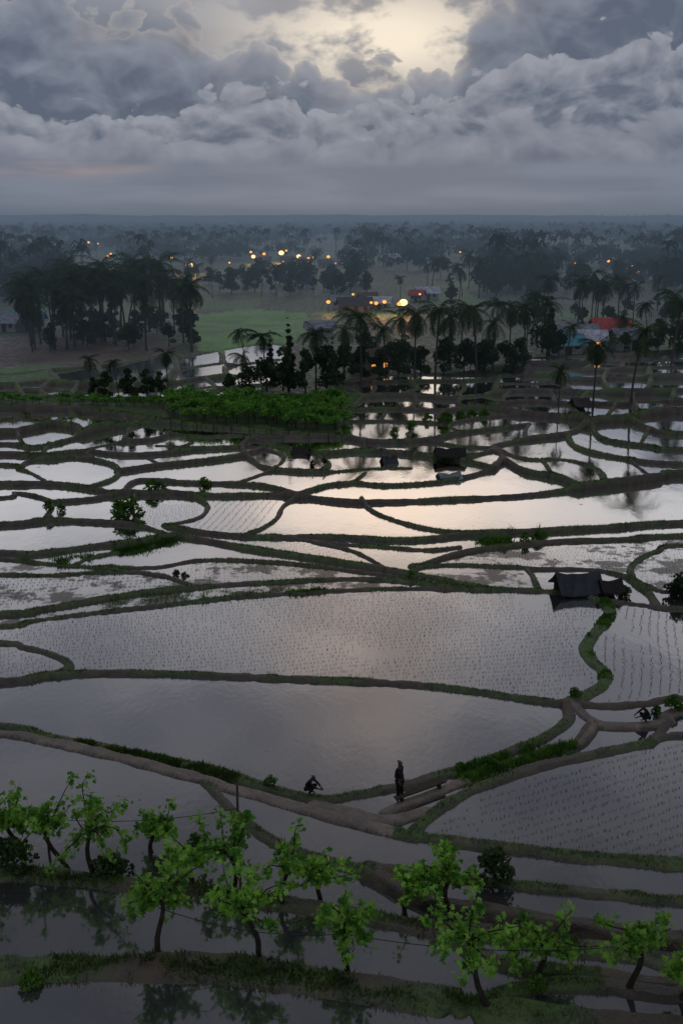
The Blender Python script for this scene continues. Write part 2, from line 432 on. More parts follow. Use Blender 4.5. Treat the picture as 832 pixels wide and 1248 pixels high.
def watermat(name,mud,rip,lo,hi):
    m,nb=newmat(name); p=nb.pos()
    sc=nb.vm('MULTIPLY',p,(1.,.55,1.))
    r1=nb.noise(sc,rip,2,.55); r2=nb.noise(sc,rip*.16,1,.5)
    hgt=nb.m('ADD',nb.m('MULTIPLY',r1,.35),r2)
    bp=nb.n.new('ShaderNodeBump'); bp.inputs['Strength'].default_value=.15; bp.inputs['Distance'].default_value=.06; nb.l.new(hgt,bp.inputs['Height'])
    fr=nb.n.new('ShaderNodeFresnel'); fr.inputs[0].default_value=1.33; nb.l.new(bp.outputs[0],fr.inputs['Normal'])
    fac=nb.m('ADD',lo,nb.m('MULTIPLY',fr.outputs[0],hi),clamp=True)
    mn=nb.noise(p,.35,3,.62); mn2=nb.noise(p,2.2,3,.6)
    patch=nb.mr(nb.m('ADD',mn,nb.m('MULTIPLY',mn2,.35)),.88-mud,.98-mud)
    fac=nb.m('MULTIPLY',fac,nb.m('SUBTRACT',1.,nb.m('MULTIPLY',patch,.75)))
    d=nb.n.new('ShaderNodeBsdfDiffuse'); nb.l.new(nb.mix(patch,(.042,.042,.044),(.07,.058,.045)),d.inputs[0])
    gl=nb.n.new('ShaderNodeBsdfGlossy'); gl.inputs[0].default_value=(.97,.96,.95,1); gl.inputs['Roughness'].default_value=.06; nb.l.new(bp.outputs[0],gl.inputs['Normal'])
    mx=nb.n.new('ShaderNodeMixShader'); nb.l.new(fac,mx.inputs[0]); nb.l.new(d.outputs[0],mx.inputs[1]); nb.l.new(gl.outputs[0],mx.inputs[2])
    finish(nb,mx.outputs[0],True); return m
M_w1=watermat('still_water',.0,3.5,.15,3.9)
M_w2=watermat('muddy_shallow_water',.22,4.5,.16,3.6)

# ------------------------------------------------------------ ground mesh
PXg,PYg=project(X,Y,Z)
soil=np.array([.082,.064,.049]); grass=np.array([.072,.122,.036]); pathc=np.array([.20,.165,.135]); dgr=np.array([.045,.075,.034]); brown=np.array([.075,.070,.050]); fieldg=np.array([.09,.19,.05])
gn=fbm(X*.35+3,Y*.35,4)
gk=np.clip((gn-.5)*4+SG[NI]*1.5-.2,0,1)*sstep(.45,.85,f)
pth=(SP[NI]>.5)&(tt<.55)
c=soil*(1-gk[...,None])+grass*gk[...,None]
c=np.where(pth[...,None],pathc*(.5+.9*gn[...,None]),c)
under=(~dv)&(f<.25); c=np.where(under[...,None],np.array([.035,.03,.025]),c)
vn=fbm(X/28+9,Y/45,4)[...,None]
vc=dgr*(1-sstep(.48,.56,vn))+brown*sstep(.48,.56,vn)
vc=vc*(1-sstep(.55,.59,vn))+fieldg*.8*sstep(.55,.59,vn)
c=np.where((dv&(f<.5))[...,None],vc,c)
vy=dv&(Y<136)&(f<.6)&(PYg>480); c=np.where(vy[...,None],np.array([.05,.09,.026]),c)
def inpoly(px,py,poly):
    ins=np.zeros(px.shape,bool); n=len(poly)
    for i in range(n):
        x1,y1=poly[i]; x2,y2=poly[(i+1)%n]
        cnd=((y1>py)!=(y2>py))&(px<(x2-x1)*(py-y1)/((y2-y1)+1e-9)+x1); ins^=cnd
    return ins
for poly,cc in [([(226,386),(300,376),(372,382),(385,400),(352,418),(300,432),(240,428)],np.array([.09,.26,.05])),
                ([(560,352),(700,350),(832,360),(832,380),(600,372)],np.array([.06,.085,.055])),
                ([(660,324),(832,320),(832,336),(660,336)],np.array([.07,.11,.07])),
                ([(0,352),(60,350),(60,372),(0,380)],np.array([.06,.09,.055])),
                ([(360,330),(440,326),(430,345),(340,350)],np.array([.07,.16,.06])),
                ([(-200,418),(180,405),(220,430),(60,452),(-200,460)],np.array([.09,.068,.054]))]:
    ii=inpoly(PXg+8*(vn[...,0]-.5),PYg,poly)&(Y>130)
    bands=(.45+1.1*fbm(X/6,Y/2.5,3))[...,None]
    c=np.where(ii[...,None],cc*bands,c)
idx=np.arange(R*C).reshape(R,C)
faces=np.stack([idx[:-1,:-1],idx[:-1,1:],idx[1:,1:],idx[1:,:-1]],-1).reshape(-1,4)
me=mk_mesh('ground',np.stack([X,Y,Z],-1).reshape(-1,3),faces,gm,True)
ca=me.color_attributes.new('gcol','FLOAT_COLOR','POINT')
cc=np.ones((R*C,4),np.float32); cc[:,:3]=c.reshape(-1,3); ca.data.foreach_set('color',cc.ravel())
add('ground',me,label='dark muddy terraced ground with grassy bunds and valley floor',kind='structure',cat='ground')
q0=lab[:-1,:-1]
same=(q0==lab[:-1,1:])&(q0==lab[1:,1:])&(q0==lab[1:,:-1])
allw=same&(~isdry[q0])&(Y[:-1,:-1]<235)
muddy=set(label_at(*q) for q in [(60,725),(150,715),(300,700),(400,700),(640,680),(60,695),(600,705),(350,715),(805,700)])
fl=q0[allw]; fc=np.stack([idx[:-1,:-1],idx[:-1,1:],idx[1:,1:],idx[1:,:-1]],-1)[allw]
order=np.argsort(fl,kind='stable'); fl=fl[order]; fc=fc[order]
bnd=np.flatnonzero(np.diff(fl))+1; XF=X.ravel();YF=Y.ravel()
for grp in np.split(np.arange(len(fl)),bnd):
    if len(grp)<3: continue
    l=fl[grp[0]]; ff=fc[grp]; uq,inv=np.unique(ff,return_inverse=True); inv=inv.reshape(ff.shape)
    v=np.stack([XF[uq],YF[uq],np.full(len(uq),lev[l])],-1)
    add('paddy_water',mk_mesh('paddy_water',v,inv,M_w2 if l in muddy else M_w1,True),label='still flooded rice paddy water reflecting the dusk sky',cat='water',kind='structure')
print('water',time.time()-T0)

# ------------------------------------------------------------ grass on bunds
def blades(cx,cy,cz,h,wd,r,lean=.5):
    n=len(cx); th=r.uniform(0,6.283,n); la=r.uniform(0,6.283,n); ll=h*r.uniform(0,lean,n)
    a=np.stack([cx-np.cos(th)*wd,cy-np.sin(th)*wd,cz-.02],-1); b=np.stack([cx+np.cos(th)*wd,cy+np.sin(th)*wd,cz-.02],-1)
    t=np.stack([cx+np.cos(la)*ll,cy+np.sin(la)*ll,cz+h],-1)
    return np.stack([a,b,t],1).reshape(-1,3),np.arange(3*n).reshape(n,3)
sel=np.where((np.abs(SX/SY)<.5)&(SY<110)&(SP<.5))[0]
vis=rng.choice(sel,60000)
x=SX[vis]+rng.normal(0,.5,len(vis))*SW[vis]*.8; y=SY[vis]+rng.normal(0,.5,len(vis))*SW[vis]*.8
dens=fbm(x*.35+3,y*.35,4)+.35*(SG[vis]-.5)
kk=dens>.46; x=x[kk];y=y[kk]; sc_=np.clip(SY[vis][kk]/60,.7,1.6)
x=np.repeat(x,3)+rng.normal(0,.05,3*kk.sum()); y=np.repeat(y,3)+rng.normal(0,.05,3*kk.sum()); sc_=np.repeat(sc_,3)
z=ground_z(x,y)
v,fa=blades(x,y,z,rng.uniform(.04,.13,len(x))*sc_**.3,.018*sc_,rng,.9)
add('grass',mk_mesh('grass',v,fa,M_grass),label='short green grass growing along the bunds',cat='grass',kind='stuff')
def strip(pts,w,n,hmin,hmax,mat,name,label,wd=.05):
    c=catmull(pts,.5); x,y=backproj(c[:,0],c[:,1]); i=rng.integers(0,len(x),n)
    xx=x[i]+rng.normal(0,.5,n)*w; yy=y[i]+rng.normal(0,.5,n)*w
    kk=fbm(xx*.8,yy*.8,3)>.44; xx=np.repeat(xx[kk],3)+rng.normal(0,.08,3*kk.sum()); yy=np.repeat(yy[kk],3)+rng.normal(0,.08,3*kk.sum())
    zz=ground_z(xx,yy); v,fa=blades(xx,yy,zz,rng.uniform(hmin,hmax,len(xx)),wd,rng,.8)
    add(name,mk_mesh(name,v,fa,mat),label=label,cat='crops',kind='stuff')
strip([(70,684),(120,678),(170,668),(205,660)],1.1,5000,.1,.3,M_shrub,'crop_plants','low green crop strip on a bund')
strip([(140,736),(220,727),(300,721),(390,717)],.7,4500,.08,.25,M_shrub,'crop_plants','low green crop strip on a bund')
strip([(570,950),(610,936),(650,925),(690,915)],.5,2600,.08,.3,M_shrub,'crop_plants','leafy green weeds beside the earth path')
strip([(738,735),(742,748),(728,768),(716,790),(722,808),(735,825)],.4,2200,.06,.18,M_shrub,'crop_plants','grass on the winding paddy bund')
strip([(590,660),(620,656),(660,652)],.6,1000,.2,.6,M_shrub,'crop_plants','low leafy crops on a bund')
strip([(0,1082),(150,1090),(300,1105),(500,1132),(700,1158)],.5,1500,.05,.2,M_grass,'weeds','rough grass on the terrace edge',.03)
strip([(0,1195),(200,1191),(400,1208),(600,1236)],.7,1800,.05,.2,M_grass,'weeds','rough grass on the terrace edge',.03)
strip([(60,905),(140,922),(220,940),(300,956)],.45,2500,.05,.18,M_grass,'weeds','rough grass on the terrace edge',.04)
# seedlings
for (sx_,sy_,rowsp,sp_,ang_) in [(400,780,.45,.19,.15),(790,800,.45,.19,1.2),(700,1000,.45,.19,.35),(205,620,.55,.24,.5),(295,628,.55,.24,1.3),(650,676,.5,.28,.1),(60,810,.45,.2,.3),(60,725,.55,.3,.1),(150,712,.55,.3,.1),(300,698,.55,.3,.1),(805,700,.5,.3,.3)]:
    l=label_at(sx_,sy_)
    if isdry[l]: continue
    mk=(lab==l)&(np.abs(U)<.5)
    x0,x1,y0,y1=X[mk].min(),X[mk].max(),Y[mk].min(),Y[mk].max()
    ca_,sa_=math.cos(ang_),math.sin(ang_); D=min(60,math.hypot(x1-x0,y1-y0)/2); cx,cy_=(x0+x1)/2,(y0+y1)/2
    a,b=np.meshgrid(np.arange(-D,D,sp_),np.arange(-D,D,rowsp)); a=a.ravel(); b=b.ravel()
    a=a+rng.normal(0,.04,a.size); b=b+rng.normal(0,.03,b.size)+.6*np.sin(a*.12)+.1*np.sin(a*.5+b*.3)
    x=cx+a*ca_-b*sa_; y=cy_+a*sa_+b*ca_
    kk=(y>20)&(y<200); x=x[kk];y=y[kk]
    r_,c_=gidx(x,y); ri=np.rint(r_).astype(int); ci=np.rint(c_).astype(int)
    kk=(lab[ri,ci]==l)&(DD[ri,ci]>.55)&(np.abs(x/y)<.5)&(fbm(x*.25,y*.25,3)+rng.normal(0,.03,len(x))>.34); x=x[kk];y=y[kk]
    if len(x)>26000: 
        s=rng.choice(len(x),26000,False); x=x[s];y=y[s]
    x=np.repeat(x,4)+rng.normal(0,.022,4*len(x)); y=np.repeat(y,4)+rng.normal(0,.022,4*len(y))
    v,fa=blades(x,y,np.full(len(x),lev[l]),rng.uniform(.06,.13,len(x)),.009,rng,.8)
    add('rice_seedlings',mk_mesh('rice_seedlings',v,fa,M_rice),label='rows of young rice seedlings standing in paddy water',cat='rice seedlings',kind='stuff')
print('plants',time.time()-T0)

# ------------------------------------------------------------ trees
def palm_mesh(seed,h=10.,fl=4.3):
    r=np.random.default_rng(seed); lean=r.normal(0,.6,2)
    ts=np.linspace(0,1,8); path=[(lean[0]*t*t,lean[1]*t*t,h*t-.3) for t in ts]; rad=[.17-.08*t+(.08 if t==0 else 0) for t in ts]
    tv,tf=tube(path,rad,6); top=np.array(path[-1])
    V=[];Fa=[]
    for i in range(22):
        az=i*2.4+r.normal(0,.2); e0=r.uniform(-.7,1.2); Ln=fl*r.uniform(.8,1.1); n=9
        p=top.copy(); e=e0; pts=[p.copy()]
        for k_ in range(n):
            e-=.12+.07*abs(math.cos(e0)); p=p+Ln/n*np.array([math.cos(az)*math.cos(e),math.sin(az)*math.cos(e),math.sin(e)]); pts.append(p.copy())
        side=np.array([-math.sin(az),math.cos(az),0])
        for k_ in range(n):
            a,b=pts[k_],pts[k_+1]; o=len(V)
            V+= [a-side*.03,a+side*.03,b+side*.03,b-side*.03]; Fa.append((o,o+1,o+2,o+3))
            ll=1.0*math.sin(math.pi*(.12+.85*(k_+.5)/n))
            for sg in (-1,1):
                for u_ in (0,.5):
                    q=a+(b-a)*u_; d=(b-a)/np.linalg.norm(b-a)
                    tip=q+sg*side*ll*.75+d*ll*.45+np.array([0,0,-ll*r.uniform(.25,.7)])
                    o=len(V); V+=[q,q+d*.15,tip+d*.03,tip]; Fa.append((o,o+1,o+2,o+3))
    return pmesh('trunk',tv,tf,M_pbark,True),pmesh('crown',V,Fa,M_palm)
def broad_mesh(seed,h=9.,wd=3.2,n=1300,ls=.46,mat=None,cone=False,low=.2,bark=None):
    r=np.random.default_rng(seed); parts=[]
    th=h*.8; path=[(r.normal(0,.15)*t*h*.1,r.normal(0,.15)*t*h*.1,th*t-.3) for t in np.linspace(0,1,6)]
    parts.append(tube(path,[h*.02*(1-.75*t) for t in np.linspace(0,1,6)],6))
    cl=[]
    for i in range(11):
        t=r.uniform(.15,.95); az=i*2.4
        z0=th*t
        R_=wd*(1-t*.85 if cone else r.uniform(.45,.9)*math.sin(math.pi*min(1,(t*.7+.2))))
        e=np.array([math.cos(az)*R_,math.sin(az)*R_,z0+h*.1*r.uniform(.3,1.2)])
        s=np.array([0,0,z0*.8]); mid=(s+e)/2+r.normal(0,.1,3)
        parts.append(tube([s,mid,e],[h*.009,h*.006,h*.003],4)); cl.append((e,wd*r.uniform(.22,.50)))
    if cone: cl=[(np.array([r.normal(0,.15*wd*(1-t)),r.normal(0,.15*wd*(1-t)),h*t]),wd*(1.02-t)*.55) for t in np.linspace(low,1,10)]
    else: cl.append((np.array([0,0,h*.85]),wd*.38)); cl.append((np.array([0,0,h*.55]),wd*.45))
    w=np.array([c_[1]**2 for c_ in cl]); ks=r.choice(len(cl),n,p=w/w.sum())
    d=r.normal(size=(n,3)); d/=np.linalg.norm(d,axis=1)[:,None]; rr=r.uniform(.45,1.2,n)**.6
    cent=np.array([cl[k_][0] for k_ in ks])+d*rr[:,None]*np.array([cl[k_][1] for k_ in ks])[:,None]*np.array([1,1,.8])
    lv,lf=leaves(cent,ls*r.uniform(.5,1.3,n),r)
    V,Fc=join(parts)
    return pmesh('trunk',V,Fc,bark or M_bark,True),mk_mesh('crown',lv,lf,mat or M_broad)
def vineplant(seed):
    r=np.random.default_rng(seed); parts=[tube([(0,0,-.2),(.04,0,.6),(0,.03,1.15)],[.06,.05,.04],5)]
    for sg in (-1,1): parts.append(tube([(0,0,1.1),(sg*.5,.05,1.25),(sg*.9,0,1.2)],[.03,.022,.012],4))
    n=190; cent=np.stack([r.normal(0,.45,n),r.normal(0,.40,n),1.35+r.uniform(-.25,.3,n)],-1)
    dr=r.random(n)<.15; cent[dr,2]+=r.uniform(.1,.35,dr.sum())
    lv,lf=leaves(cent,.26*r.uniform(.6,1.3,n),r,1.2,.4)
    V,Fc=join(parts); return pmesh('trunk',V,Fc,M_bark,True),mk_mesh('crown',lv,lf,M_vfield)
palms=[palm_mesh(i,10,3.9+.35*(i%3)) for i in range(7)]
broads=[broad_mesh(20+i,9,2.4+.5*(i%3)) for i in range(7)]
cones=[broad_mesh(40+i,9,1.7,1300,.35,cone=True) for i in range(2)]
shrubs=[broad_mesh(60+i,1.2,.7,420,.16,M_shrub) for i in range(3)]
darksh=[broad_mesh(70+i,1.6,1.0,600,.2,M_broad) for i in range(2)]
vp=[vineplant(80+i) for i in range(5)]
def tree(kind,variants,px,py,hpx,base_h,label,cat,group=None,hm=None):
    x,y,z=place(px,py); dep=(y*cp+(H-z)*sp)
    hm=hm or hpx*dep/F/.97
    s=hm/base_h; v=random.choice(variants)
    e=add(kind,None,(x,y,z-.05),(0,0,random.uniform(0,6.28)),s*np.array([random.uniform(.9,1.15)]*2+[1.]),label=label,cat=cat,group=group)
    e.empty_display_size=.5
    add('trunk',v[0],parent=e); add('crown',v[1],parent=e)
    return e
PL='tall coconut palm with dark drooping fronds'; BL='dark leafy broadleaf tree among the village trees'
def P_(px,py,h): tree('palm_tree',palms,px,py,h,11.6,PL,'palm tree','coconut palms around the paddies')
def B_(px,py,h): tree('broadleaf_tree',broads,px,py,h,9.,BL,'tree','trees around the paddies')
for a in [(722,494,86),(768,492,100),(680,500,58),(530,462,98),(505,462,92),(580,458,96),(548,452,75),(600,452,66),(638,448,78),(440,470,98),(470,462,70),(300,450,56),(602,425,62),(620,440,74),(660,430,70),(708,400,56),(815,425,75),(800,380,44),(735,380,40),(752,395,62),(818,440,85),(690,440,48),(560,440,70),(490,445,66),(420,455,60),(325,478,76),(205,482,56),(110,472,44),(145,484,50),(385,476,80),(295,482,58),(640,360,46),(610,345,36),(655,345,40)]: P_(*a)
for i in range(46): P_(random.uniform(38,236),random.uniform(398,430),random.uniform(62,96))
for i in range(14): P_(random.uniform(230,450),random.uniform(345,368),random.uniform(28,44))
for i in range(22): P_(random.uniform(470,832),random.uniform(345,368),random.uniform(28,50))
for i in range(26): P_(random.uniform(0,832),random.uniform(312,340),random.uniform(20,34))
for i in range(14): P_(random.uniform(640,832),random.uniform(385,435),random.uniform(40,70))
for a in [(320,486,50),(345,484,62),(372,480,56),(398,478,58),(418,472,50),(300,482,38),(280,484,30),(130,490,38),(158,490,42),(180,488,36),(196,486,34),(115,488,28),(440,466,46),(462,464,40),(485,462,46),(512,460,40),(540,458,44),(565,456,40),(590,454,44),(615,450,36),(635,448,34),(665,440,48),(680,438,36),(800,430,42),(825,430,46),(550,375,28),(760,430,26)]: B_(*a)
for i in range(26): B_(random.uniform(35,235),random.uniform(404,430),random.uniform(24,42))
for i in range(14): B_(random.uniform(440,640),random.uniform(440,455),random.uniform(24,38))
for i in range(34): B_(random.uniform(250,450),random.uniform(343,362),random.uniform(18,32))
for i in range(36): B_(random.uniform(530,860),random.uniform(338,362),random.uniform(18,32))
for i in range(16): B_(random.uniform(640,860),random.uniform(375,400),random.uniform(16,28))
for i in range(14): B_(random.uniform(-20,50),random.uniform(345,385),random.uniform(22,34))
for a in [(352,478,86),(330,470,62),(668,436,75),(50,405,50),(405,470,60)]: tree('conifer_tree',cones,*a,9.,'dark narrow conical tree beside the palms','tree')
SL='small leafy green shrub growing on a paddy bund'
for px,py,h in [(155,630,28),(147,626,20),(250,590,12),(185,596,16),(196,594,12),(60,625,13),(75,622,11),(600,940,18),(575,945,14),(640,928,12),(700,852,12),(330,958,14),(240,1030,18),(820,868,20),(800,870,14),(40,1210,26),(655,1212,22),(560,945,12),(500,705,8),(615,662,13),(640,660,15),(655,658,13),(595,664,10)]:
    tree('shrub',shrubs,px,py,h,1.25,SL,'shrub','shrubs on the bunds')
for px,py,h in [(140,1075,44),(20,1075,42),(600,1078,42),(828,728,34),(760,725,18),(215,700,10),(225,702,9)]:
    tree('shrub',darksh,px,py,h,1.7,'dark rounded shrub at a terrace edge','shrub','dark shrubs')
for j,py in enumerate([493,498,503,509,515,521,527]):
    for px in np.arange(208,418,12.):
        pxx=px+random.uniform(-3,3)+j*2; pyy=py+(px-208)*.02+random.uniform(-1,1)
        if pyy>486+(514-486)+(px-205)*.072 or random.random()<.08: continue
        tree('vine_plant',vp,pxx,pyy,0,1.6,'bushy green vine plant trained in a vineyard row','vine','vineyard rows beside the paddies',hm=random.uniform(1.15,1.9))
for j,py in enumerate([489,493]):
    for px in np.arange(-5,200,9.):
        if random.random()<.15: continue
        tree('vine_plant',vp,px+random.uniform(-3,3),py+px*.02,0,1.6,'low green vine plant in a bund row','vine','vineyard rows beside the paddies',hm=random.uniform(.6,1.0))
for px in [(520,512),(545,510),(560,508),(575,506),(540,516),(480,530),(500,526),(590,506)]:
    tree('shrub',shrubs,px[0],px[1],0,1.25,'low green bush on the bund','shrub','green bushes between paddies',hm=1.0)

# ------------------------------------------------------------ foreground vine trees
def vine_tree(seed,h,spread,lean):
    r=np.random.default_rng(seed); parts=[]
    fork=h*.48; path=[]
    for t in np.linspace(0,1,7):
        path.append((lean[0]*t+.10*math.sin(5*t+seed),lean[1]*t+.07*math.cos(4*t+seed),fork*t-.15))
    parts.append(tube(path,[.095-.035*t for t in np.linspace(0,1,7)],8)); top=np.array(path[-1])
    cents=[]
    na=r.integers(8,11); side=r.choice([0,math.pi])
    for i in range(na):
        up=i>=na-4
        az=(side if i%2 else side+math.pi)+r.uniform(-.9,.9); e=r.uniform(.8,1.4) if up else r.uniform(-.2,.8)
        Ln=h*.46*r.uniform(.5,1.15) if up else spread*r.uniform(.4,1.15)
        p=top.copy(); pts=[p.copy()]
        for k_ in range(5):
            e+=r.normal(0,.25)-.06; az+=r.normal(0,.3)
            p=p+Ln/5*np.array([math.cos(az)*math.cos(e),math.sin(az)*math.cos(e),math.sin(e)]); pts.append(p.copy())
            if r.random()<.85:
                cc_=p+r.normal(0,.05,3); ss=r.uniform(.07,.14)
                for q in range(r.integers(8,22)): cents.append(cc_+r.normal(0,ss,3)+np.array([0,0,r.uniform(-.12,.05)]))
        parts.append(tube(pts,[.035-.005*k_ for k_ in range(6)],5))
    cents=np.array(cents); n=len(cents)
    s=r.uniform(.08,.195,n)
    nrm=r.normal(size=(n,3))*.9; nrm[:,2]+=.5; nrm[:,1]-=.2; nrm/=np.linalg.norm(nrm,axis=1)[:,None]
    a=np.cross(nrm,r.normal(size=(n,3))); a/=np.linalg.norm(a,axis=1)[:,None]; b=np.cross(nrm,a)
    outl=[(-.55,0,-.12),(-.42,.42,0),(.0,.30,.08),(.18,.62,-.05),(.32,.25,.05),(.75,0,-.2),(.32,-.25,.05),(.18,-.62,-.05),(0,-.30,.08),(-.42,-.42,0)]
    V=[cents]; 
    for (u,v_,w) in outl: V.append(cents+s[:,None]*(u*a+v_*b+w*nrm))
    V=np.stack(V,1).reshape(-1,3); k0=np.arange(n)*11; Fa=[]
    for i in range(10): Fa.append(np.stack([k0,k0+1+i,k0+1+(i+1)%10],-1))
    V0,F0=join(parts)
    return pmesh('trunk',V0,F0,M_bark,True),mk_mesh('crown',V,np.concatenate(Fa),M_vine)
VT=[(30,1052,135,-.5),(85,1062,140,-.8),(112,1075,140,.1),(186,1040,80,.1),(197,1175,160,.05),(290,1085,140,-.3),(318,1178,165,-.5),(385,1100,115,.2),(420,1188,150,.1),(493,1105,100,.2),(596,1232,190,-.9),(655,1195,125,.1),(768,1212,150,.2),(826,1222,95,.3),(232,1070,85,0),(545,1105,95,0),(345,1110,105,.1),(-8,1050,125,.1)]
for i,(px,py,hp,le) in enumerate(VT):
    x,y,z=place(px,py); dep=(y*cp+(H-z)*sp); hm=hp*dep/F*1.04
    t,c_=vine_tree(100+i,hm,hm*.34+.12,(le*.8,0))
    e=add('vine_tree',None,(x,y,z),label='leaning vine tree with bright green lobed leaves' if abs(le)>.25 else 'small vine tree with bright green lobed leaves',cat='tree',group='vine trees on the terrace edge')
    add('trunk',t,parent=e); add('crown',c_,parent=e)
def post(px,py,h,r0=.05):
    x,y,z=place(px,py); V,Fc=tube([(0,0,-.3),(.02,0,h*.5),(0.03,0,h)],[r0,r0*.95,r0*.85],8)
    add('wooden_post',pmesh('wooden_post',V,Fc,M_wood,True),(x,y,z),label='thin weathered wooden post standing on the bund',cat='post',group='wooden posts')
post(291,1050,3.1,.05); post(60,1040,1.3)
for q in [(208,517),(222,519),(240,522),(260,524),(282,526),(304,528),(330,530),(352,531),(376,533),(400,533)]: post(q[0],q[1],1.2,.06)
def wire(a,b,ha,hb):
    x0,y0,z0=place(*a); x1,y1,z1=place(*b); pts=[]
    for t in np.linspace(0,1,14): pts.append((x0+(x1-x0)*t,y0+(y1-y0)*t,(z0+ha)*(1-t)+(z1+hb)*t-.35*4*t*(1-t)))
    V,Fc=tube(pts,[.012]*14,5); add('trellis_wire',pmesh('trellis_wire',V,Fc,M_dark),label='thin slack trellis wire strung between vine trees',cat='wire',group='trellis wires')
wire((30,1052),(291,1050),2.,2.2); wire((197,1175),(420,1188),1.5,1.5); wire((420,1188),(768,1212),1.5,1.4)
print('trees',time.time()-T0)

LAMPS=[(103,309,.7,0),(109,307,.9,0),(120,308,.7,0),(133,325,.9,2500),(136,321,.6,0),(210,324,.8,0),(228,331,.8,0),(233,334,1.3,4000),(306,319,.8,0),(309,322,1.2,3000),(322,320,.9,0),(343,320,1.6,5000),(349,317,.7,0),(364,320,1.3,3000),(376,325,.8,0),(381,321,.6,0),(400,321,1.0,0),(491,384,1.1,900),(486,386,.6,0),(400,382,.6,200),(452,384,.4,0),(458,385,.5,200),(468,383,.55,200),(700,331,.8,0),(705,333,.6,0),(740,329,.7,0),(769,335,1.1,2500),(776,342,.7,0),(511,372,.35,0),(430,372,.4,0),(280,330,.5,0),(560,318,.5,0)]
LW=[place(q[0],q[1])[:2] for q in LAMPS]
# ------------------------------------------------------------ far forest (one mass)
def lowtree(seed,n,h,w,ls):
    r=np.random.default_rng(seed); d=r.normal(size=(n,3)); d/=np.linalg.norm(d,axis=1)[:,None]
    lob=r.normal(0,.45,(5,3))*np.array([w,w,h*.25]); k_=r.integers(0,5,n)
    c_=d*r.uniform(.5,1,n)[:,None]*np.array([w*.55,w*.55,h*.26])+lob[k_]; c_[:,2]+=h*.62
    c_[:,2]=np.maximum(c_[:,2],.3)
    return leaves(c_,ls*r.uniform(.6,1.3,n),r)
def lowpalm(seed,h):
    r=np.random.default_rng(seed); V=[];Fa=[]
    V+= [(-.2,0,0),(.2,0,0),(.12,0,h),(-.12,0,h)]; Fa.append((0,1,2,3))
    for i in range(13):
        az=r.uniform(0,6.28); e=r.uniform(-.2,1.1); d=np.array([math.cos(az),math.sin(az),0]); s_=np.array([-d[1],d[0],0])
        p0=np.array([0,0,h]); p1=p0+d*2*math.cos(e)+np.array([0,0,2*math.sin(e)]); p2=p1+d*1.5+np.array([0,0,-1.4])
        o=len(V); V+=[p0-s_*.1,p0+s_*.1,p1+s_*.55,p1-s_*.55,p2+s_*.1,p2-s_*.1]; Fa+=[(o,o+1,o+2,o+3),(o+3,o+2,o+4,o+5)]
    return np.array(V,float),np.array(Fa)
near_t=[lowtree(i,120,8,4.0,1.0) for i in range(5)]+[lowpalm(i,12) for i in range(4)]
far_t=[lowtree(30+i,34,8,5,2.4) for i in range(4)]
Vs=[];Fs=[];o=0
N=8600
yy=np.exp(rng.uniform(math.log(300),math.log(5200),N)); uu=rng.uniform(-.5,.5,N); xx=uu*yy
msk=fbm(xx/70+4,yy/160+8,3)
for i in range(N):
    x,y=xx[i],yy[i]
    if y<900 and msk[i]<.42: continue
    px,py=project(x,y,0.)
    if y<620 and (226<px<392 and 366<py<435): continue
    if y<330 and 380<px<560: continue
    bad=False
    for (lx,ly) in LW:
        if abs(x-lx*y/ly)<6+.006*y and ly*.62<y<ly*1.03: bad=True; break
    if bad: continue
    T_=near_t[rng.integers(0,9)] if y<1000 else far_t[rng.integers(0,4)]
    s=rng.uniform(.7,1.35)*(1.1 if y>1000 else .9); a=rng.uniform(0,6.28); ca_,sa_=math.cos(a),math.sin(a)
    v=T_[0]*s; v=np.stack([v[:,0]*ca_-v[:,1]*sa_+x,v[:,0]*sa_+v[:,1]*ca_+y,v[:,2]+float(ground_z(x,y)[0])],-1)
    Vs.append(v);Fs.append(T_[1]+o);o+=len(v)
add('forest',mk_mesh('forest',np.concatenate(Vs),np.concatenate(Fs),M_far),label='hazy far-off woodland of palms and broadleaf trees',cat='forest',kind='stuff')
print('forest',len(Vs),o,time.time()-T0)

